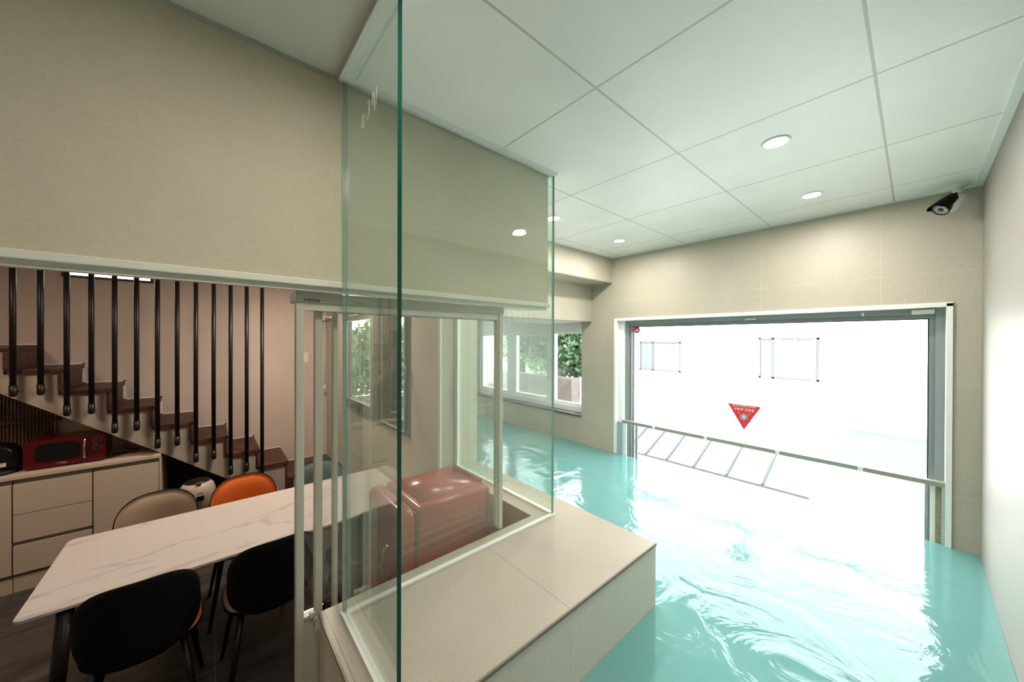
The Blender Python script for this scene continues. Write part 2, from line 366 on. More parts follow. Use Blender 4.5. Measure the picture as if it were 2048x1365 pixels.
box('trim_1', (-2.004, -1.996, 1.46, YF-.002, 2.464, 2.475), 'brown_trim')['kind'] = 'structure'
box('trim_2', (-2.247, -2.242, 1.46, YF-.002, 2.086, 2.094), 'brown_trim')['kind'] = 'structure'
# ledge
bm = bmesh.new()
add_prism(bm, [(-1.231, .265), (-.72, .265), (-.72, 1.437), (-2.07, 1.437), (-2.07, 1.196), (-1.231, 1.196)], -.12, ZL, axis=2)
for f in bm.faces:
    n = f.normal; c = f.calc_center_median()
    bm.normal_update()
bm.normal_update()
for f in bm.faces:
    n = f.normal; c = f.calc_center_median()
    if abs(n.z) > .5: f.material_index = 0
    elif abs(n.y) > .5 and c.y < 1.3 and c.x < -1.231: f.material_index = 2
    elif abs(n.x) > .5 and c.x < -1.0 and c.y < 1.19: f.material_index = 2
    else: f.material_index = 1
ledge = struct(obj('wall_ledge', bm, ['tile_ledge_top', 'tile_ledge_side', 'tile_inner']), 'wide beige tiled ledge between the pool and the dining room')
struct(box('trim_3', (-.722, -.716, .266, 1.439, ZL-.010, ZL+.001), 'brown_trim'), 'brown metal edge trim on the ledge')
struct(box('trim_4', (-1.2305, -.722, .260, .266, ZL-.008, ZL+.001), 'brown_trim'), 'metal edge trim on the ledge end')
struct(box('wall_ledge.001', (-.72, XR, .18, .265, -.12, .95), 'tile_ledge_side'), 'low tiled end wall of the pool')
# header of the opening
bm = bmesh.new()
add_box(bm, -1.225, XP+.012, -2.8, 1.276, 2.060, 2.080, bev=.003)
add_box(bm, -1.225, XP-.004, -2.8, 1.27, 2.046, 2.061)
add_box(bm, -1.345, -1.2255, .98, 1.276, 2.050, 2.078)
struct(obj('trim_5', bm, 'cream'), 'cream ledge moulding under the plaster wall')
bm = bmesh.new()
add_box(bm, -1.345, -1.235, .201, 1.022, 2.016, 2.0465, bev=.002)
struct(obj('trim_6', bm, 'frame'), 'pale sliding door top rail')
struct(box('trim_7', (-1.262, -1.238, .998, 1.020, ZL, 2.046), 'frame', bev=.002), 'pale door jamb standing on the ledge')
struct(box('trim_8', (XP-.001, XP+.006, -2.8, .30, ZC-.012, ZC), 'cornice'), 'grey cornice strip between plaster wall and ceiling')
struct(box('trim_9', (-1.94, .11, YF-.004, YF, 2.105, 2.113), 'white'), 'white edge above the pool window')

struct(boxes('trim_10', [(XR-.026, XR, .34, YF, ZC-.006, ZC), (-2.0, XR-.026, YF-.012, YF, ZC-.005, ZC)], 'white'), 'white corner strip between ceiling and wall')
struct(boxes('trim_11', [(-2.074, -2.046, 1.150, 1.162, ZL, 2.6), (-2.056, -2.046, 1.262, 1.271, ZL+.01, ZC-.02)], 'white'), 'white edge strip on the end wall corner')
# ============================================================ GLASS SCREEN
def pane(name, b, parent, edge=('x',), em='gedge'):
    bm = bmesh.new(); add_box(bm, *b); bm.normal_update()
    dims = (b[1]-b[0], b[3]-b[2], b[5]-b[4]); thin = dims.index(min(dims))
    for f in bm.faces: f.material_index = 0 if abs(f.normal[thin]) > .5 else (1 if (em == 'gedge' and f.normal.x > .5) else 2)
    return obj(name, bm, ['gpane', 'gedge', 'gedge2'], parent)
GZ0, GZ1 = ZL+.003, ZC-.001
gs = thing('glass_screen', 'frameless greenish glass screen of three panes standing on the beige tiled ledge', 'glass screen', (-1.17, .335, ZL))
def loc_parent(o, p):  # keep world coordinates of meshes built in place
    o.matrix_parent_inverse = Matrix.Translation(-p.location)
o = pane('glass_pane', (-1.175, -.753, .316, .326, GZ0, GZ1), gs); loc_parent(o, gs)
etch = o
o2 = pane('glass_pane', (-1.175, -1.165, .3265, 1.284, GZ0, GZ1), gs, em='gedge2'); loc_parent(o2, gs)
o3 = pane('glass_pane', (-2.045, -1.176, 1.280, 1.290, GZ0, GZ1), gs, em='gedge2'); loc_parent(o3, gs)
for b in ((-1.178, -1.160, .312, 1.292, ZL+.0005, ZL+.008), (-1.160, -.73, .312, .332, ZL+.0005, ZL+.008), (-2.05, -1.181, 1.275, 1.295, ZL+.0005, ZL+.009)):
    loc_parent(box('bottom_track', b, 'white', gs), gs)
for b in ((-1.184, -1.156, .304, 1.296, ZC-.014, ZC-.0005), (-1.156, XR-.01, .304, .340, ZC-.014, ZC-.0005), (-2.05, -1.186, 1.272, 1.298, ZC-.014, ZC-.0005)):
    loc_parent(box('top_track', b, 'white', gs), gs)
loc_parent(box('wall_channel', (-2.0515, -2.034, 1.272, 1.298, ZL+.01, ZC-.015), 'white', gs), gs)
# pencilled size marks on the outer pane
def stroke(bm, pts):
    add_tube(bm, [(x, (.3150), z) for x, z in pts], .0006, n=5)
bm = bmesh.new()
def oval(cx, cz, a, b, n=14, t0=0, t1=360): return [(cx+a*math.cos(math.radians(t0+(t1-t0)*i/n)), cz+b*math.sin(math.radians(t0+(t1-t0)*i/n))) for i in range(n+1)]
stroke(bm, oval(-.981, 2.490, .0085, .018))
stroke(bm, oval(-.943, 2.514, .009, .011, t0=-80, t1=150)); stroke(bm, oval(-.943, 2.492, .010, .013, t0=-150, t1=80))
stroke(bm, [(-.902, 2.528), (-.914, 2.498), (-.888, 2.498)]); stroke(bm, [(-.897, 2.520), (-.894, 2.476)]); stroke(bm, [(-.880, 2.530), (-.884, 2.485)])
o = obj('pencil_mark', bm, 'frame', etch); o.matrix_parent_inverse = Matrix.Translation((0, 0, 0))

# ============================================================ WINDOW 1 (big)
w1 = sempty('window_1', (-.92, YF, .3), 'large pool window with grey aluminium frame and low inner glass')
def W(name, b, m, bev=0, par=w1):
    o = box(name, b, m, par, bev); loc_parent(o, par); return o
bm = bmesh.new()   # white reveal lining
add_box(bm, -1.968, -1.955, YF-.008, YF, .78, 2.112); add_box(bm, -1.955, -1.905, YF+.06, YF+.12, .3, 2.09); add_box(bm, -1.955, -1.948, YF-.008, YF+.12, .3, 2.105); add_box(bm, .112, .134, YF-.012, YF+.12, .3, 2.105); add_box(bm, -1.955, .134, YF-.012, YF+.12, 2.09, 2.112)
o = obj('window_reveal', bm, 'white', w1); loc_parent(o, w1)
bm = bmesh.new()
def fr(bm, x0, x1, z0, z1, t, y0, y1, mi=0, bottom=True, tr=None):
    tr = tr or t
    add_box(bm, x0, x0+t, y0, y1, z0, z1, mi); add_box(bm, x1-tr, x1, y0, y1, z0, z1, mi); add_box(bm, x0+t, x1-tr, y0, y1, z1-t, z1, mi)
    if bottom: add_box(bm, x0+t, x1-tr, y0, y1, z0, z0+t, mi)
fr(bm, -1.905, .112, .3, 2.09, .036, YF+.10, YF+.16, bottom=False)
fr(bm, -1.869, .076, .3, 2.054, .022, YF+.12, YF+.18, bottom=False)
o = obj('window_frame', bm, 'alu', w1); loc_parent(o, w1)
bm = bmesh.new(); fr(bm, -1.849, .054, .3, 2.032, .006, YF+.135, YF+.165, bottom=False)
o = obj('window_gasket', bm, 'gasket', w1); loc_parent(o, w1)
W('window_glass', (-1.843, .049, YF+.147, YF+.153, .3, 2.026), 'gclear')
W('low_glass', (-1.875, .098, YF+.012, YF+.034, .3, 1.088), 'gclear')
W('glass_cap', (-1.885, .112, YF+.006, YF+.040, 1.086, 1.114), 'cap', .002)
for x in (-1.56, -1.12, -.64, -.22): W('spacer_clip', (x-.012, x+.012, YF+.003, YF+.042, 1.086, 1.1145), 'white')
W('white_seal', (.060, .078, YF+.036, YF+.052, .3, 1.088), 'white'); W('white_seal', (-1.868, -1.856, YF+.036, YF+.052, .3, 1.088), 'white')
W('side_sealant', (.079, .100, YF+.036, YF+.050, .3, 1.088), 'sealant'); W('side_channel', (.1005, .1115, YF+.006, YF+.06, .3, 1.086), 'bluegrey'); W('side_channel', (-1.947, -1.886, YF+.02, YF+.055, .3, 1.088), 'bluegrey')
W('grey_seal', (.040, .0535, YF+.11, YF+.13, .3, 1.08), 'alu'); W('grey_seal', (-1.80, -1.78, YF+.11, YF+.13, .3, 1.08), 'alu')
W('frame_clip', (-.87, -.80, YF+.094, YF+.1, 2.058, 2.066), 'white'); W('frame_clip', (-.225, -.215, YF+.094, YF+.1, 2.055, 2.078), 'white')
ws = tag(box('window_sensor', (-.015, .072, YF+.078, YF+.098, 2.057, 2.082), 'cream', bev=.003), 'small cream sensor box at the upper right corner of the pool window frame', 'sensor')
loc = Matrix.Translation((.028, YF+.0775, 2.07)) @ Matrix.Rotation(math.radians(90), 4, 'X')
# stickers on the glass
GY = YF+.146
st = thing('warning_sticker', 'red triangular firefighter entry sticker with white lettering on the pool window', 'sticker', (-.887, GY, 1.19))
bm = bmesh.new(); add_prism(bm, [(-1.002, 1.388), (-.772, 1.388), (-.887, 1.188)], GY-.001, GY, axis=1)
o = obj('sticker_sheet', bm, 'stickred', st); loc_parent(o, st)
RX = Matrix.Rotation(math.radians(90), 4, 'X')
def tx(name, s, size, m, par, x, y, z, sx=1, extra=None):
    mw = Matrix.Translation((x, y, z)) @ RX @ Matrix.Diagonal((sx, 1, 1, 1))
    o = text(name, s, size, m, par, mw); loc_parent(o, par); return o
tx('lettering', '물건을 적치하지 마시오', .0165, 'stickwhite', st, -.887, GY-.0015, 1.376, 1.0)
tx('lettering', '소방관 진입창', .0245, 'stickwhite', st, -.887, GY-.0015, 1.349, 1.0)
def star(bm, cx, cz, r1, r2, n, y0, y1, mi):
    pts = []
    for i in range(2*n):
        a = math.pi*i/n+math.pi/2; r = r1 if i % 2 == 0 else r2; pts.append((cx+r*math.cos(a), cz+r*math.sin(a)))
    add_prism(bm, pts, y0, y1, mi, axis=1)
bm = bmesh.new()
for a in (38, 142):
    ca, sa = math.cos(math.radians(a)), math.sin(math.radians(a))
    add_prism(bm, [(-.887+ca*-.034+sa*-.003, 1.292+sa*-.034-ca*-.003), (-.887+ca*.040+sa*-.003, 1.292+sa*.040-ca*-.003), (-.887+ca*.040+sa*.003, 1.292+sa*.040-ca*.003), (-.887+ca*-.034+sa*.003, 1.292+sa*-.034-ca*.003)], GY-.0014, GY-.001, 1, axis=1)
    add_prism(bm, [(-.887+ca*.042+sa*-.004, 1.292+sa*.042-ca*-.004), (-.887+ca*.052, 1.292+sa*.052), (-.887+ca*.042+sa*.004, 1.292+sa*.042-ca*.004)], GY-.0015, GY-.001, 2, axis=1)
star(bm, -.887, 1.292, .031, .022, 6, GY-.0018, GY-.0014, 0); star(bm, -.887, 1.292, .021, .017, 10, GY-.0021, GY-.0018, 1)
add_prism(bm, [(-.887+.0135*math.cos(i*.3927), 1.292+.0135*math.sin(i*.3927)) for i in range(16)], GY-.0024, GY-.0021, 2, axis=1)
add_box(bm, -.8945, -.8795, GY-.0027, GY-.0024, 1.289, 1.295, 1)
o = obj('emblem', bm, ['stickgrey', 'stickdark', 'stickwhite'], st); loc_parent(o, st)
st = thing('round_sticker', 'small round red sticker with white figure in the upper left window corner', 'sticker', (-1.832, GY, 2.01))
bm = bmesh.new(); pts = []
for i in range(36):
    a = 2*math.pi*i/36; r = .034 if not (50 < math.degrees(a) < 130 and i % 2) else .027; pts.append((-1.808+r*math.cos(a), 2.000+r*math.sin(a)))
add_prism(bm, pts, GY-.001, GY, axis=1); o = obj('sticker_sheet', bm, 'stickred', st); loc_parent(o, st)
bm = bmesh.new(); add_prism(bm, [((x+1.832)*1.7-1.808, (z-1.995)*1.7+2.0) for x, z in ((-1.844, 1.992), (-1.833, 1.996), (-1.822, 2.004), (-1.824, 1.998), (-1.827, 1.993), (-1.822, 1.984), (-1.826, 1.984), (-1.832, 1.991), (-1.838, 1.983), (-1.840, 1.986))], GY-.0016, GY-.001, axis=1)
o = obj('figure', bm, 'stickwhite', st); loc_parent(o, st)

# ============================================================ WINDOW 2 (left front window)
w2 = sempty('window_2', (-3.4, YF, 1.06), 'white sliding window beyond the glass screen')
bm = bmesh.new(); fr(bm, -4.45, -2.375, 1.08, 2.3, .06, YF+.10, YF+.22)
add_box(bm, -4.39, -2.435, YF+.10, YF+.2, 2.0, 2.24)
for x0, x1 in ((-4.39, -3.72), (-3.62, -2.96), (-2.90, -2.435)): fr(bm, x0, x1, 1.14, 2.0, .045 if x0 < -3 else .028, YF+.12, YF+.17)
add_box(bm, -3.72, -3.62, YF+.12, YF+.2, 1.14, 2.0); add_box(bm, -2.96, -2.90, YF+.12, YF+.2, 1.14, 2.0)
o = obj('window_frame', bm, 'pvc', w2); loc_parent(o, w2)
W('window_glass', (-4.35, -2.99, YF+.143, YF+.148, 1.18, 1.97), 'ghaze', par=w2)
W('window_glass', (-2.88, -2.46, YF+.143, YF+.148, 1.16, 1.98), 'gclear', par=w2)
W('window_sill', (-4.45, -2.375, YF-.012, YF+.1, 1.06, 1.08), 'granite', par=w2)
# window in pool left wall
w5 = sempty('window_5', (-5.75, 2.25, .95), 'white side window of the pool room seen through the dining room window')
bm = bmesh.new()
def fry(bm, y0, y1, z0, z1, t, x0, x1):
    add_box(bm, x0, x1, y0, y0+t, z0, z1); add_box(bm, x0, x1, y1-t, y1, z0, z1); add_box(bm, x0, x1, y0+t, y1-t, z1-t, z1); add_box(bm, x0, x1, y0+t, y1-t, z0, z0+t)
fry(bm, 1.56, 2.95, .95, 2.4, .05, -5.8, -5.72); add_box(bm, -5.79, -5.73, 2.33, 2.39, 1.0, 2.35)
o = obj('window_frame', bm, 'pvc', w5); loc_parent(o, w5)
W('window_glass', (-5.765, -5.760, 1.61, 2.9, 1.0, 2.35), 'gclear', par=w5)

# ============================================================ WINDOW 3 (dining room casement)
w3 = sempty('window_3', (-3.5, 1.16, 1.12), 'dark grey casement window in the dining room end wall')
bm = bmesh.new(); fr(bm, -4.22, -2.518, 1.15, 2.20, .045, 1.150, 1.22); add_box(bm, -3.31, -3.02, 1.152, 1.22, 1.195, 2.155)
fr(bm, -4.175, -3.31, 1.195, 2.155, .060, 1.156, 1.20)
o = obj('window_frame', bm, 'darkalu', w3); loc_parent(o, w3)
bm = bmesh.new(); fr(bm, -3.02, -2.563, 1.195, 2.155, .075, 1.135, 1.19, tr=.022); add_box(bm, -2.945, -2.80, 1.137, 1.19, 1.27, 2.08)
sash = obj('sash', bm, 'darkalu', w3); loc_parent(sash, w3)
bm = bmesh.new(); add_box(bm, -2.558, -2.530, 1.126, 1.1345, 1.58, 1.70, bev=.003)
add_tube(bm, [(-2.544, 1.128, 1.665), (-2.544, 1.098, 1.668), (-2.552, 1.078, 1.660), (-2.556, 1.070, 1.635), (-2.556, 1.068, 1.52), (-2.552, 1.072, 1.44)], [.009, .010, .012, .012, .011, .009], n=10)
o = obj('handle', bm, 'alu', sash); 
W('window_glass', (-4.115, -3.37, 1.175, 1.180, 1.25, 2.10), 'gclear', par=w3); W('window_glass', (-2.80, -2.585, 1.160, 1.165, 1.27, 2.08), 'gclear', par=w3)
bm = bmesh.new(); fr(bm, -4.115, -3.37, 1.255, 2.095, .008, 1.150, 1.156); fr(bm, -3.02, -2.563, 1.188, 2.15, .006, 1.130, 1.135); fr(bm, -4.18, -3.31, 1.188, 2.155, .007, 1.150, 1.156)
o = obj('seal_strip', bm, 'white', w3); loc_parent(o, w3)
# strip window high on the stair wall
w4 = sempty('window_4', (-5.03, -.7, 2.5), 'narrow bright strip window high on the stair wall')
bm = bmesh.new(); fry(bm, -1.0, -.42, 2.455, 2.68, .022, -5.09, -5.02)
o = obj('window_frame', bm, 'wood', w4); loc_parent(o, w4)
W('window_glass', (-5.075, -5.07, -.98, -.44, 2.477, 2.66), 'gclear', par=w4)

# ============================================================ SLIDING DOORS
DY = [(.201, .223), (.253, .275), (.306, .321)]
def sliding(n, y0, t, x, label):
    d = sempty('door_%d' % n, (x, y0, 0), label)
    bm = bmesh.new()
    k = -x/1.25; y0 *= k; ye = .984*k
    add_box(bm, x-.014, x+.014, y0, y0+t, .01, 2.03, bev=.002); add_box(bm, x-.012, x+.012, ye, ye+.010, ZL+.01, 2.03, bev=.002)
    add_box(bm, x-.012, x+.012, y0+t, ye, 1.99, 2.016)
    o = obj('door_frame', bm, 'frame', d); loc_parent(o, d)
    if n == 1:
        bm = bmesh.new(); add_box(bm, x-.010, x+.010, y0+t, y0+.052, .01, 1.02); add_box(bm, x-.013, x+.013, y0+t, y0+.052, 1.02, 1.030)
        o = obj('kick_panel', bm, 'frame', d); loc_parent(o, d)
    o = box('door_glass', (x-.002, x+.002, y0+t, ye, ZL+.005, 1.99), 'gclear', d); loc_parent(o, d)
    return d
d1 = sliding(1, .201, .022, -1.256, 'foremost pale sliding glass door leaf at the opening')
d2 = sliding(2, .253, .022, -1.288, 'middle pale sliding glass door leaf')
d3 = sliding(3, .306, .014, -1.320, 'rear pale sliding glass door leaf')
bm = bmesh.new(); add_box(bm, -1.246, -1.234, .238, .252, 1.024, 1.042, bev=.002); add_box(bm, -1.240, -1.232, .249, .259, 1.006, 1.020, bev=.002)
o = obj('door_catch', bm, 'frame', d1); loc_parent(o, d1)
lb = thing('door_label', 'small dark maker label with pale lettering on the sliding door top rail', 'label', (-1.234, .243, 2.02))
o = box('label_plate', (-1.2352, -1.2335, .2225, .2655, 2.0175, 2.0245), 'stickdark', lb); loc_parent(o, lb)
RY = Matrix.Rotation(math.radians(90), 4, 'Z') @ RX
bm = bmesh.new(); add_prism(bm, [(.2245, 2.0195), (.2265, 2.0190), (.2275, 2.0215), (.2255, 2.022)], -1.2335, -1.2332, axis=0); add_prism(bm, [(.2280, 2.0190), (.2300, 2.0190), (.2330, 2.0235), (.2300, 2.0230)], -1.2335, -1.2332, axis=0)
for k in range(8): add_box(bm, -1.2335, -1.2332, .2350+k*.0036, .2350+k*.0036+(.0024 if k % 3 else .0018), 2.0196+(k % 2)*.0003, 2.0216)
o = obj('lettering', bm, 'stickwhite', lb); loc_parent(o, lb)

# ============================================================ WATER
bm = bmesh.new()
def plane_grid(bm, x0, x1, y0, y1, z):
    vs_ = [bm.verts.new(p) for p in ((x0, y0, z), (x1, y0, z), (x1, y1, z), (x0, y1, z))]; bm.faces.new(vs_)
plane_grid(bm, -.719, XR-.001, .266, YF+.011, ZW); plane_grid(bm, -5.61, -.719, 1.453, YF+.011, ZW); plane_grid(bm, -2.03, -.719, 1.438, 1.453, ZW)
bmesh.ops.remove_doubles(bm, verts=bm.verts[:], dist=1e-4)
tag(obj('pool_water', bm, 'water'), 'milky turquoise water filling the indoor pool', 'water', kind='stuff')

# ============================================================ DOWNLIGHTS, CAMERA
def downlight(x, y, label):
    t = thing('downlight', label, 'ceiling light', (x, y, ZC), group='round recessed lights over the pool')
    bm = bmesh.new(); add_lathe(bm, [(.0405, -.004), (.047, -.005), (.050, -.003), (.051, 0)], n=40); obj('bezel', bm, 'bzl', t)
    bm = bmesh.new(); add_lathe(bm, [(0, -.0042), (.041, -.004)], n=40); obj('diffuser', bm, 'lens', t)
for (x, y), l in zip(DL, ('largest nearest round recessed ceiling light over the pool, above the big window', 'round recessed ceiling light nearest the security camera', 'round recessed ceiling light in the far left corner by the tiled beam', 'round recessed ceiling light at the edge of the glass screen')):
    downlight(x, y, l)
cc = thing('security_camera', 'black and white bullet security camera hanging from the ceiling corner', 'security camera', (.145, 2.985, ZC))
bm = bmesh.new(); add_lathe(bm, [(0, -.012), (.030, -.012), (.037, -.006), (.038, 0)], n=32); add_lathe(bm, [(0, -.026), (.016, -.026), (.018, -.012)], n=24)
o = obj('mount_base', bm, 'white', cc)
bm = bmesh.new(); add_tube(bm, [(0, 0, -.022), (0, 0, -.05)], .015, n=16); add_tube(bm, [(.016, .004, -.036), (-.016, -.004, -.036)], .013, n=16)
add_tube(bm, [(0, 0, -.045), (-.008, -.008, -.062), (-.020, -.016, -.085), (-.036, -.03, -.112)], [.012, .015, .015, .012], n=12)
o = obj('bracket_arm', bm, 'white', cc)
# body along direction d
d = Vector((-.53, -.47, -.70)).normalized(); c0 = Vector((-.010, -.028, -.062))
a = d.cross(Vector((0, 0, 1))).normalized(); u = a.cross(d).normalized()
def ringtube(bm, prof, mi=0, topext=0, n=24):
    rings = []
    for s, r in prof:
        rings.append([bm.verts.new(c0+d*s+(a*math.cos(2*math.pi*k/n)+u*math.sin(2*math.pi*k/n))*r) for k in range(n)])
    for i in range(len(rings)-1):
        for k in range(n):
            f = bm.faces.new((rings[i][k], rings[i][(k+1) % n], rings[i+1][(k+1) % n], rings[i+1][k])); f.smooth = True; f.material_index = mi
    bm.faces.new(rings[0][::-1]); f = bm.faces.new(rings[-1]); return f
bm = bmesh.new(); ringtube(bm, [(0, .010), (.006, .018), (.02, .025), (.075, .031), (.09, .035), (.098, .036), (.100, .032), (.094, .030)]); obj('camera_body', bm, 'black', cc)
bm = bmesh.new(); o_c = c0.copy(); c0 = c0+Vector((.014, .012, -.010)); ringtube(bm, [(-.022, .012), (-.014, .020), (.0, .026), (.066, .030), (.078, .024)]); obj('camera_housing', bm, 'white', cc, 'white rear housing'); c0 = o_c
bm = bmesh.new(); n = 16; rings = []
for s, r, sp in ((-.012, .012, 50), (.01, .026, 75), (.05, .034, 85), (.09, .040, 92), (.114, .042, 60)):
    rings.append([bm.verts.new(c0+u*.004+d*s+(a*math.sin(math.radians(sp*(2*k/n-1)))+u*math.cos(math.radians(sp*(2*k/n-1))))*r) for k in range(n+1)])
for i in range(4):
    for k in range(n): f = bm.faces.new((rings[i][k], rings[i][k+1], rings[i+1][k+1], rings[i+1][k])); f.smooth = True
bmesh.ops.solidify(bm, geom=bm.faces[:], thickness=.002); obj('sun_hood', bm, 'black', cc)
bm = bmesh.new(); ringtube(bm, [(.0945, .0295), (.0955, .0295)]); lf = obj('lens_ring', bm, 'alu', cc)
bm = bmesh.new(); ringtube(bm, [(.0955, .012), (.099, .010), (.100, .006)]); obj('lens', bm, 'gasket', cc)
bm = bmesh.new()
for k in range(10):
    an = 2*math.pi*k/10; p = c0+d*.0962+(a*math.cos(an)+u*math.sin(an))*.022; bmesh.ops.create_icosphere(bm, subdivisions=1, radius=.0026, matrix=Matrix.Translation(p))
obj('infrared_leds', bm, 'chrome', cc)

# ============================================================ STAIRCASE
XS, XW, RS, GO = -4.42, -5.03, .1785, .2525
sw = thing('staircase', 'dark wooden staircase with plastered side and black vertical rods rising to the left', 'staircase', (XS, .64, 0))
NST = 10; top = []
Yk = [.638-GO*k for k in range(NST)]; Zk = [.592+RS*k for k in range(NST)]
poly = [(Yk[0]-.02, .165), (Yk[0]-.02, Zk[0]-.035)]
for k in range(1, NST):
    poly += [(Yk[k]-.02, Zk[k-1]-.035), (Yk[k]-.02, Zk[k]-.035)]
yend = Yk[-1]-GO
poly += [(yend, Zk[-1]-.035), (yend, 1.49+(-1.163-yend)*.762), (-1.163, 1.49), (-.322, .8765), (.212, .466)]
bm = bmesh.new(); add_prism(bm, poly, XW+.003, XS, axis=0); o = obj('stringer', bm, 'stringer', sw, 'beige plastered stringer'); loc_parent(o, sw)
for k in range(NST):
    y1 = Yk[k]+.012; y0 = Yk[k]-GO+.0
    bm = bmesh.new(); add_box(bm, XW+.004, XS+.018, y0, y1, Zk[k]-.035, Zk[k], bev=.003); o = obj('tread', bm, 'wood', sw); loc_parent(o, sw)
    zb = Zk[k-1] if k else .405
    o = box('riser', (XW+.004, XS+.014, Yk[k]-.0195, Yk[k]-.002, zb+.0005 if k else .41, Zk[k]-.0355), 'wood', sw); loc_parent(o, sw)
o = box('landing', (XW+.004, XS+.02, .62, 1.155, 0, .405), 'wood', sw, .003); loc_parent(o, sw)
o = box('landing', (XS+.021, XS+.27, .62, 1.155, 0, .2), 'wood', sw, .003, 'lowest step turning towards the table'); loc_parent(o, sw)
bm = bmesh.new()   # skirting line on the wall
for k in range(NST-1): add_box(bm, XW+.0005, XW+.006, Yk[k]-GO, Yk[k]+.016, Zk[k], Zk[k]+.010); add_box(bm, XW+.0005, XW+.006, Yk[k+1]-.002+.0, Yk[k+1]+.016, Zk[k], Zk[k+1]+.01)
add_box(bm, XW+.0005, XW+.006, .64, 1.155, .406, .412); o = obj('skirting_line', bm, 'white', sw); loc_parent(o, sw)
bz = [(0.412, .008)]
for j in range(1, 18): bz.append((.412-.1255*j, .585+RS*1.0*((j-1)//2)+(.02 if j > 2 else 0)*0))
for y, z in bz:
    bm = bmesh.new(); add_tube(bm, [(XS+.05, y, z+.012), (XS+.05, y, ZC-.003)], .0165, n=16); r = obj('rod', bm, 'black', sw); loc_parent(r, sw)
    if z > .1:
        bm = bmesh.new(); add_tube(bm, [(XS+.05, y, z-.012), (XS+.05, y, z-.006), (XS+.05, y, z+.008), (XS+.05, y, z+.075)], [.010, .0165, .0195, .0195], n=16)
        add_tube(bm, [(XS+.003, y, z+.022), (XS+.045, y, z+.022)], .014, n=12)
        obj('rod_bracket', bm, 'black', r)
sl = thing('slat_panel', 'dark brown vertical slat panel on the wall under the stairs', 'wall panel', (XW, -1.5, .88))
bm = bmesh.new()
def under(y): return 1.49+(-1.163-y)*.762-.012
y = -2.2
while y < -1.04: add_box(bm, XW+.008, XW+.022, y, y+.012, .88, min(under(y+.012), 2.2)); y += .019
add_prism(bm, [(-2.2, .88), (-1.035, .88), (-1.035, under(-1.035)), (-2.1, under(-2.1)), (-2.2, under(-2.1))], XW+.001, XW+.008, axis=0)
o = obj('slats', bm, 'woodp', sl); loc_parent(o, sl)
o = box('panel_rail', (XW+.022, XW+.05, -2.2, -1.0, 1.17, 1.2), 'wood', sl, .003); loc_parent(o, sl)
o = box('panel_edge', (XW+.008, XW+.024, -1.036, -1.030, .88, 1.55), 'taupe', sl); loc_parent(o, sl)
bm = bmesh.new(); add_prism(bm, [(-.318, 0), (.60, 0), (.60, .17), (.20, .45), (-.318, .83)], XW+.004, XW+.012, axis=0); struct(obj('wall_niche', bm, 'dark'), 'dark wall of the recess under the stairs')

# ============================================================ CABINETS
XC = -4.385
def cabinet(name, y0, y1, fronts, label, cat='cabinet'):
    t = thing(name, label, cat, ((XC-4.99)/2, (y0+y1)/2, 0), group=None)
    bm = bmesh.new(); add_box(bm, -4.99, XC-.030, y0+.001, y1-.001, .0, .842); 
    o = obj('body', bm, 'channel' if False else 'cab', t); loc_parent(o, t)
    o = box('toe_kick', (XC-.030, XC-.006, y0+.001, y1-.001, 0, .115), 'cab', t); loc_parent(o, t)
    bs = [(XC-.029, XC-.012, y0+.002, y1-.002, .122, .838)]
    o = boxes('handle_channel', bs, 'channel', t); loc_parent(o, t)
    for nm, z0, z1 in fronts:
        o = box(nm, (XC-.012, XC+.008, y0+.003, y1-.003, z0, z1-.002), 'cab', t); loc_parent(o, t)
    return t
cabinet('base_cabinet', -.712, -.332, [('door', .140, .812)], 'right end beige base cabinet with one tall door under the stair side')
cabinet('drawer_cabinet', -1.10, -.714, [('drawer', .585, .812), ('drawer', .380, .582), ('drawer', .140, .352)], 'beige base cabinet with three wide drawers below the red microwave', 'cabinet')
cabinet('base_cabinet', -1.60, -1.102, [('door', .140, .812)], 'beige base cabinet door at the left edge below the black coffee machine')
box_ = box('side_panel', (-4.99, XC+.008, -.331, -.319, 0, .842), 'cab'); box_.parent = [o for o in bpy.data.objects if o.name == 'base_cabinet'][0]; loc_parent(box_, box_.parent)
tag(box('countertop', (-5.02, XC+.016, -1.62, -.322, .8455, .875), 'counter', bev=.003), 'pale beige countertop running along the cabinets under the stairs', 'countertop')

# microwave
mw = thing('microwave', 'red retro microwave with chrome handle on the beige countertop', 'microwave', (-4.62, -.864, .875))
MX, Y0, Y1, Z0, Z1 = -4.462, -1.074, -.656, .887, 1.098
bm = bmesh.new(); add_box(bm, MX-.28, MX-.02, Y0, Y1, Z0, Z1, bev=.018, seg=4); add_box(bm, MX-.26, MX-.06, Y0+.03, Y1-.03, .876, Z0+.01)
o = obj('body', bm, 'redm', mw); loc_parent(o, mw)
bm = bmesh.new(); add_prism(bm, rrect(Y0, Y1, Z0, Z1, .016), MX-.022, MX, axis=0); o = obj('front_panel', bm, 'redm', mw); loc_parent(o, mw)
bm = bmesh.new(); add_prism(bm, rrect(-1.018, -.795, Z0+.042, Z1-.026, .045, 8), MX, MX+.003, axis=0); add_box(bm, MX+.003, MX+.004, -.944, -.940, Z0+.043, Z1-.027)
o = obj('door_window', bm, 'black', mw); loc_parent(o, mw)
bm = bmesh.new(); add_tube(bm, [(MX, -.766, Z1-.018), (MX+.014, -.766, Z1-.022), (MX+.020, -.767, Z1-.045), (MX+.018, -.769, Z1-.10), (MX+.018, -.769, Z0+.05), (MX+.012, -.768, Z0+.038), (MX, -.768, Z0+.036)], .0065, n=10)
o = obj('door_handle', bm, 'chrome', mw); loc_parent(o, mw)
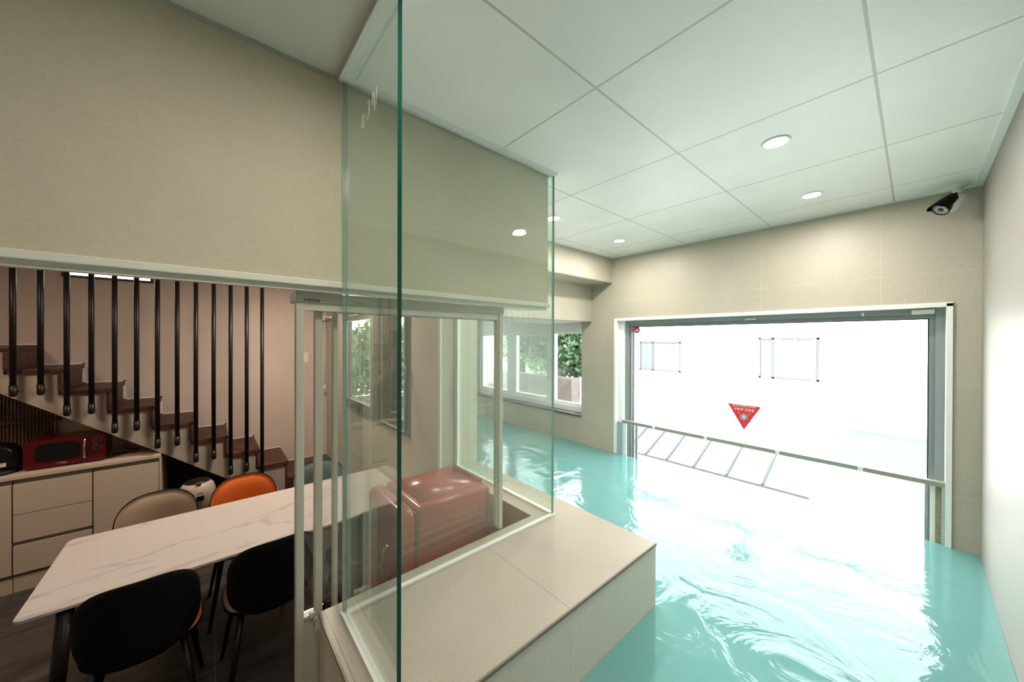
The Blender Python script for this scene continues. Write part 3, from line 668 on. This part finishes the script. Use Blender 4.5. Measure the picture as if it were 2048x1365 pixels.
for z in (1.057, .997):
    bm = bmesh.new()
    for s, r, m_ in ((0, .024, 0), (.003, .0215, 0)): pass
    add_tube(bm, [(MX, -.705, z), (MX+.002, -.705, z)], .0235, n=28, mi=1); add_tube(bm, [(MX+.002, -.705, z), (MX+.0023, -.705, z)], .0205, n=28, mi=0)
    add_tube(bm, [(MX+.0023, -.705, z), (MX+.014, -.705, z), (MX+.018, -.705, z)], [.0155, .0145, .012], n=24, mi=0); add_box(bm, MX+.018, MX+.0185, -.7055, -.7045, z, z+.013, 1)
    o = obj('control_knob', bm, ['redm', 'chrome'], mw); loc_parent(o, mw)
def tyz(name, s, size, m, par, x, y, z):
    o = text(name, s, size, m, par, Matrix.Translation((x, y, z)) @ RY); loc_parent(o, par)
tyz('maker_logo', 'Midea', .014, 'stickwhite', mw, MX+.0006, -.880, Z0+.020)
bm = bmesh.new()
add_tube(bm, [(MX+.0012, -.9055+.006*math.cos(t), Z0+.020+.006*math.sin(t)) for t in [i*.5 for i in range(10)]], .0006, n=5)
o = obj('logo_ring', bm, 'stickwhite', mw); loc_parent(o, mw)
# coffee machine
cf = thing('coffee_machine', 'black rounded coffee machine with a cream sticker beside the red microwave', 'coffee machine', (-4.5, -1.22, .875))
bm = bmesh.new()
prof = []
for i in range(15):
    t = math.pi*i/14; prof.append((-1.215-.118*math.cos(t)*(1 if math.cos(t) > 0 else .95), .965+.125*math.sin(t)))
add_prism(bm, [(-1.333, .90), (-1.333, .965)]+prof[1:]+[(-1.092, .90)], -4.66, -4.50, axis=0, smooth=False)
bmesh.ops.bevel(bm, geom=[e for e in bm.edges if abs(e.verts[0].co.x-e.verts[1].co.x) < 1e-5], offset=.014, segments=3, affect='EDGES')
o = obj('body', bm, 'black', cf); loc_parent(o, cf)
bm = bmesh.new(); add_lathe(bm, [(0, 0), (.118, 0), (.122, .008), (.122, .020), (.115, .028), (0, .028)], c=(-4.56, -1.215, .876), n=40, sx=1.15); o = obj('base', bm, 'black', cf); loc_parent(o, cf)
bm = bmesh.new(); add_lathe(bm, [(0, .018), (.02, .016), (.034, .009), (.040, 0)], n=32)
bmesh.ops.transform(bm, matrix=Matrix.Translation((-4.497, -1.235, 1.02)) @ Matrix.Rotation(math.radians(90), 4, 'Y') @ Matrix.Diagonal((.75, 1, 1, 1)), verts=bm.verts[:]); o = obj('brew_head', bm, 'dark', cf); loc_parent(o, cf)
bm = bmesh.new(); add_prism(bm, [(-1.245, .925), (-1.158, .930), (-1.158, .957), (-1.245, .952)], -4.500, -4.492, axis=0); o = obj('paper_label', bm, 'cream', cf, 'cream paper sticker'); loc_parent(o, cf)
bm = bmesh.new(); add_box(bm, -4.4918, -4.4912, -1.222, -1.170, .9475, .9505); add_box(bm, -4.4918, -4.4912, -1.232, -1.190, .9395, .9410); o = obj('label_writing', bm, 'dark', cf); loc_parent(o, cf)
bm = bmesh.new(); add_tube(bm, [(-4.60, -.640, .884), (-4.62, -.60, .882), (-4.60, -.54, .882), (-4.56, -.50, .884), (-4.60, -.47, .884), (-4.70, -.50, .884), (-4.78, -.58, .884), (-4.90, -.60, .884)], .004, n=8)
tag(obj('power_cord', bm, 'black'), 'black looped power cord lying on the countertop beside the microwave', 'cord')
# rice cooker and stand
tag(box('low_shelf', (-4.22, -3.90, -.26, .12, 0, .40), 'dark', bev=.006), 'dark low shelf holding the rice cooker under the stairs', 'shelf')
rc = thing('rice_cooker', 'beige round rice cooker with black lid standing behind the chairs', 'rice cooker', (-4.06, -.075, .401))
bm = bmesh.new(); add_lathe(bm, [(0, 0), (.085, 0), (.10, .01), (.125, .08), (.140, .16), (.138, .20), (.125, .24), (.098, .268), (0, .27)], n=40); obj('body', bm, 'taupe', rc)
rc.children[0].data.materials[0] = mat('rice_cooker_shell', (.46, .37, .31), .4)
bm = bmesh.new(); add_lathe(bm, [(.098, .268), (.095, .276), (.06, .286), (0, .288)], n=40); obj('lid', bm, 'black', rc)
bm = bmesh.new(); add_box(bm, .10, .12, -.025, .015, .266, .284, bev=.004); obj('lid_latch', bm, 'chrome', rc)
an = math.radians(-8)
bm = bmesh.new(); add_box(bm, .1365, .1415, -.028, .028, .135, .175, bev=.002); o = obj('display', bm, 'black', rc); 
bm = bmesh.new(); add_box(bm, .1385, .1395, -.022, .022, .198, .201); obj('lettering', bm, 'dark', rc)
rc.rotation_euler = (0, 0, math.radians(10)); rc.scale = (.87, .87, .98)

# ============================================================ TABLE
tb = thing('dining_table', 'long white marble top dining table with black legs', 'table', (-2.78, .28, 0))
bm = bmesh.new(); add_prism(bm, rrect(-3.175, -2.392, -.607, 1.135, .03), .729, .741, axis=2); o = obj('tabletop', bm, 'marble', tb); loc_parent(o, tb)
o = boxes('table_frame', [(-3.08, -2.44, -.50, -.45, .69, .728), (-3.08, -2.49, .90, .94, .69, .728), (-3.08, -3.04, -.45, .90, .69, .728), (-2.51, -2.47, -.45, .90, .69, .728)], 'black', tb); loc_parent(o, tb)
for x, y, dx, dy in ((-2.45, -.475, .03, -.05), (-3.07, -.46, -.03, -.05), (-2.50, .95, .05, .04), (-3.07, .95, -.05, .04)):
    bm = bmesh.new(); add_tube(bm, [(x, y, .728), (x+dx, y+dy, .0)], .028, r2=.021, n=16); o = obj('leg', bm, 'black', tb); loc_parent(o, tb)

# ============================================================ CHAIRS
def sgn(x): return 1 if x >= 0 else -1
def superdisc(n=48, rings=9, e=2.5):
    P = []
    for i in range(1, rings+1):
        r = i/rings; row = []
        for k in range(n):
            t = 2*math.pi*k/n; c, s = math.cos(t), math.sin(t)
            row.append((r*sgn(c)*abs(c)**(2/e), r*sgn(s)*abs(s)**(2/e), r))
        P.append(row)
    return P
def lens_shape(bm, mapf, front, back, e=2.5, mi=0):
    """pad whose two skins are mapf(s,t) pushed by front(r)/back(r)"""
    D = superdisc(e=e); skins = []
    for fn in (front, back):
        c = bm.verts.new(mapf(0, 0, fn(0))); rows = [[bm.verts.new(mapf(a_, b_, fn(r))) for a_, b_, r in row] for row in D]
        skins.append((c, rows)); n = len(D[0])
        for k in range(n): bm.faces.new((c, rows[0][k], rows[0][(k+1) % n])).smooth = True
        for i in range(len(rows)-1):
            for k in range(n): bm.faces.new((rows[i][k], rows[i+1][k], rows[i+1][(k+1) % n], rows[i][(k+1) % n])).smooth = True
    A, B = skins[0][1][-1], skins[1][1][-1]
    for k in range(len(A)): bm.faces.new((A[k], B[k], B[(k+1) % len(A)], A[(k+1) % len(A)])).smooth = True
def back_map(s, t, off):
    hw = .208*(1-.03*(t+1)*.5); tt = (t+1)/2
    x = hw*s; z = .448+.387*tt
    y = -.222-.045*tt+.085*abs(s)**2.2
    return (x, y+off, z)
def seat_map(s, t, off): return (.212*s, .200*t+.025, .445+off+.008*s*s)
def make_chair(label, inner, group=None):
    t = thing('dining_chair', label, 'chair', (0, 0, 0), group='cushioned dining chairs around the marble table')
    bm = bmesh.new(); lens_shape(bm, back_map, lambda r: .001, lambda r: -.020*(1-.55*r**6), e=3.0); obj('backrest_shell', bm, 'matte_black', t, 'black outer shell')
    bm = bmesh.new(); lens_shape(bm, lambda s, q, o_: back_map(s*.975, q*.972, o_), lambda r: .001+.026*(1-r**5), lambda r: .0012, e=3.0); obj('backrest_pad', bm, inner, t)
    bm = bmesh.new(); lens_shape(bm, seat_map, lambda r: -.001, lambda r: -.028*(1-.5*r**6), e=2.9); obj('seat_shell', bm, 'matte_black', t)
    bm = bmesh.new(); lens_shape(bm, lambda s, q, o_: seat_map(s*.98, q*.98, o_), lambda r: .001+.034*(1-r**6), lambda r: 0.0, e=2.9); obj('seat_pad', bm, inner, t)
    for x, y, dx, dy in ((-.14, .14, -.065, .07), (.14, .14, .065, .07), (-.14, -.12, -.065, -.09), (.14, -.12, .065, -.09)):
        bm = bmesh.new(); add_tube(bm, [(x, y, .425), (x+dx, y+dy, 0)], .0165, r2=.010, n=12); obj('leg', bm, 'black', t)
    return t
H = math.pi/2
def chair(label, inner, x, y, rz):
    t = make_chair(label, inner); t.location = (x, y, 0); t.rotation_euler = (0, 0, rz); return t
chair('nearest black backed dining chair with orange front edge at the left table corner', 'orange', -2.49, -.235, H)
chair('black backed dining chair with taupe seat, second along the near table side', 'taupe', -2.48, .268, H+.03)
chair('dark grey dining chair seen through the sliding door, third along the near table side', 'greyf', -2.48, .80, H)
chair('taupe dining chair with black piping on the far table side, in front of the cabinets', 'taupe', -3.19, -.262, -H)
chair('bright orange dining chair on the far side of the table beside the rice cooker', 'orange', -3.19, .207, -H)
chair('blue grey dining chair on the far side of the table, seen between the door stiles', 'blue', -3.19, .72, -H)

# ============================================================ REFRIGERATOR
fg = thing('refrigerator', 'small glossy red retro refrigerator standing behind the tiled ledge', 'refrigerator', (-1.75, .9, 0))
FX0, FX1, FY0, FY1, FZ = -1.965, -1.545, .755, 1.19, 1.10
bm = bmesh.new(); add_box(bm, FX0, FX1, FY0, FY1, .03, FZ-.008, bev=.024, seg=5)
add_prism(bm, rrect(FX0+.05, FX1-.05, FY0+.03, FY1-.01, .02, 4), FZ-.012, FZ-.003, axis=2)
for f in bm.faces: f.smooth = True
o = obj('body', bm, 'red', fg); loc_parent(o, fg)
bm = bmesh.new(); add_prism(bm, [(FX0+.06, FY1-.030), (FX0+.06, FY1-.008), (FX1-.06, FY1-.008), (FX1-.06, FY1-.030)], FZ-.01, FZ+.010, axis=2)
bmesh.ops.bevel(bm, geom=bm.edges[:], offset=.006, segments=3, affect='EDGES'); o = obj('rear_rim', bm, 'red', fg); loc_parent(o, fg)
bm = bmesh.new(); add_box(bm, FX0+.012, FX1-.012, FY0-.014, FY0+.002, .06, FZ-.035); o = obj('door_seal', bm, 'dark', fg); loc_parent(o, fg)
bm = bmesh.new(); add_box(bm, FX0, FX1, FY0-.100, FY0-.006, .05, FZ-.004, bev=.040, seg=6)
for f in bm.faces: f.smooth = True
dr = obj('door', bm, 'red', fg); loc_parent(dr, fg)
bm = bmesh.new(); add_tube(bm, [(-1.62, FY0-.10, .93), (-1.62, FY0-.135, .92), (-1.62, FY0-.15, .85), (-1.62, FY0-.135, .78), (-1.62, FY0-.10, .77)], .009, n=10); o = obj('door_handle', bm, 'chrome', dr)
for y in (FY0-.02, FY1-.08):
    for x in (FX0+.05, FX1-.05):
        bm = bmesh.new(); add_tube(bm, [(x, y+.03, 0), (x, y+.03, .035)], .018, n=14); o = obj('foot', bm, 'black', fg); loc_parent(o, fg)

# ============================================================ small fittings
ls = tag(boxes('light_switch', [(XW+.001, XW+.009, .872, .948, 1.61, 1.73), (XW+.009, XW+.012, .885, .935, 1.63, 1.71)], 'cream', bev=.001), 'cream light switch on the wall right of the staircase', 'light switch')
bl = thing('blind_cord', 'thin cream pull cord with tassel hanging from a small bracket by the dining room window', 'cord', (-4.75, 1.10, 2.3))
bm = bmesh.new(); add_tube(bm, [(-4.97, 1.13, 2.17), (-4.70, 1.13, 2.17)], .012, n=10); add_box(bm, -4.99, -4.96, 1.10, 1.159, 2.14, 2.20, bev=.003); o = obj('bracket', bm, 'cream', bl); loc_parent(o, bl)
bm = bmesh.new(); add_tube(bm, [(-4.93, 1.115, 2.165), (-4.93, 1.115, 1.32)], .003, n=6); o = obj('cord', bm, 'cream', bl); loc_parent(o, bl)
bm = bmesh.new(); add_lathe(bm, [(0, .05), (.008, .045), (.010, .02), (.016, 0), (0, -.002)], c=(-4.93, 1.115, 1.27), n=12); o = obj('tassel', bm, 'white', bl); loc_parent(o, bl)

# ============================================================ OUTDOORS
struct(box('ground', (-30, 14, 3.4, 30, .2, .35), 'pave'), 'pale paving outside the windows')
struct(box('ground.001', (-30, -5.9, -6, 3.4, .2, .35), 'pave'), 'pale paving beside the house')
bd = thing('building', 'sunlit white neighbouring building with two dark framed windows', 'building', (-3, 9, .35))
bm = bmesh.new(); add_box(bm, -7.5, 6, 9.0, 12, .35, 4.2); o = obj('wall', bm, 'facade', bd); loc_parent(o, bd)
def bwin(x0, x1, z0, z1, split, blind):
    f_ = boxes('window', [(x0, x0+.04, 8.97, 9, z0, z1), (x1-.04, x1, 8.97, 9, z0, z1), (x0, x1, 8.97, 9, z1-.04, z1), (x0, x1, 8.97, 9, z0, z0+.04), (split-.02, split+.02, 8.97, 9, z0, z1)], 'facframe', bd); loc_parent(f_, bd)
    bm = bmesh.new(); add_box(bm, x0+.04, split-.02, 8.985, 8.995, z0+.04, z1-.04); 
    o = obj('pane', bm, 'facwin', f_)
    bm = bmesh.new(); add_box(bm, split+.02, x1-.04, 8.985, 8.995, z0+.04, z1-.04); o = obj('pane', bm, blind, f_)
bwin(-4.98, -3.87, 1.08, 1.86, -4.60, 'facwin2'); bwin(-2.22, -1.22, 1.09, 1.96, -1.96, 'facwin2')
o = boxes('inner_sash', [(-1.93, -1.27, 8.96, 8.984, 1.14, 1.60), (-1.93, -1.83, 8.96, 8.984, 1.60, 1.92), (-1.61, -1.57, 8.96, 8.984, 1.60, 1.92), (-1.35, -1.27, 8.96, 8.984, 1.60, 1.92)], 'facade', bd); loc_parent(o, bd)
# sloping roof sheet just outside
rf = thing('lean_to_roof', 'low sloping pale roof sheet with raised seams just outside the pool window', 'roof', (-2, 3.6, .6))
YE = 3.62
def roofz(y): return .645+(y-YE)*.40
bm = bmesh.new(); add_prism(bm, [(YE, .625), (YE, .645), (YE+.5, roofz(YE+.5)), (YE+.5, roofz(YE+.5)-.02)], -3.3, -.55, axis=0); o = obj('roof_sheet', bm, 'roofp', rf); loc_parent(o, rf)
for x in (-2.15, -1.93, -1.70, -1.43, -1.14, -.86):
    bm = bmesh.new(); add_prism(bm, [(YE, .645), (YE, .66), (YE+.5, roofz(YE+.5)+.015), (YE+.5, roofz(YE+.5))], x-.008, x+.008, axis=0); o = obj('seam', bm, 'seam', rf); loc_parent(o, rf)
tag(box('outdoor_pool', (-.75, 3.5, 6.3, 8.3, .352, .36), 'outpool'), 'small turquoise outdoor pool right of the building', 'outdoor pool')
struct(box('trim_12', (-.8, 3.5, 8.3, 8.36, .352, .40), 'seam'))
# trees
def leaves(bm, c, r, n, s):
    for _ in range(n):
        v = Vector([random.gauss(0, 1) for _ in range(3)]).normalized()*random.random()**.4
        p = Vector((c[0]+v.x*r[0], c[1]+v.y*r[1], c[2]+v.z*r[2]))
        a_ = Vector([random.gauss(0, 1) for _ in range(3)]).normalized(); b_ = a_.cross(Vector([random.gauss(0, 1) for _ in range(3)])).normalized()
        k = s*random.uniform(.6, 1.3)
        bm.faces.new([bm.verts.new(p+a_*k), bm.verts.new(p+b_*k*.5), bm.verts.new(p-a_*k), bm.verts.new(p-b_*k*.5)])
def tree(label, x, y, z0, h, crowns, m, cat='tree', name='tree', s=.06, n=2600):
    t = thing(name, label, cat, (x, y, z0))
    bm = bmesh.new(); add_tube(bm, [(0, 0, 0), (.06, 0, h*.35), (-.02, .02, h*.7), (.1, 0, h)], .13, r2=.05, n=10); obj('trunk', bm, 'bark', t)
    bm = bmesh.new()
    for c, r in crowns: leaves(bm, c, r, n, s)
    obj('foliage', bm, m, t); return t
tree('dark green tree with a leaning trunk outside the white left window', -4.75, 5.4, .35, 2.3, [((.0, 0, 1.75), (.55, .5, .45)), ((.45, 0, 1.25), (.45, .4, .45)), ((-.8, .1, 1.6), (.5, .4, .5))], 'leaf')
tree('bright green tree beyond the white left window, nearer the dining room', -8.3, 7.6, .35, 2.2, [((0, 0, 1.5), (.9, .7, .8)), ((.9, 0, 1.0), (.6, .5, .5))], 'leaf2')
tag(box('garden_wall', (-7.4, -3.9, 4.75, 5.0, .35, 1.22), 'stone', bev=.01), 'rough brownish stone garden wall below the dark green tree', 'wall')
t = thing('hedge', 'bright green hedge outside the side window of the pool room', 'hedge', (-9.5, 3, .35))
bm = bmesh.new()
for k in range(7): leaves(bm, (-.2*(k % 2), -2.4+k*.9, .95), (.5, .7, 1.1), 1500, .10)
obj('foliage', bm, 'leaf2', t)
bm = bmesh.new()
for k in range(7): add_tube(bm, [(0, -2.4+k*.9, 0), (0, -2.4+k*.9, 1.0)], .04, n=8)
obj('stems', bm, 'bark', t)
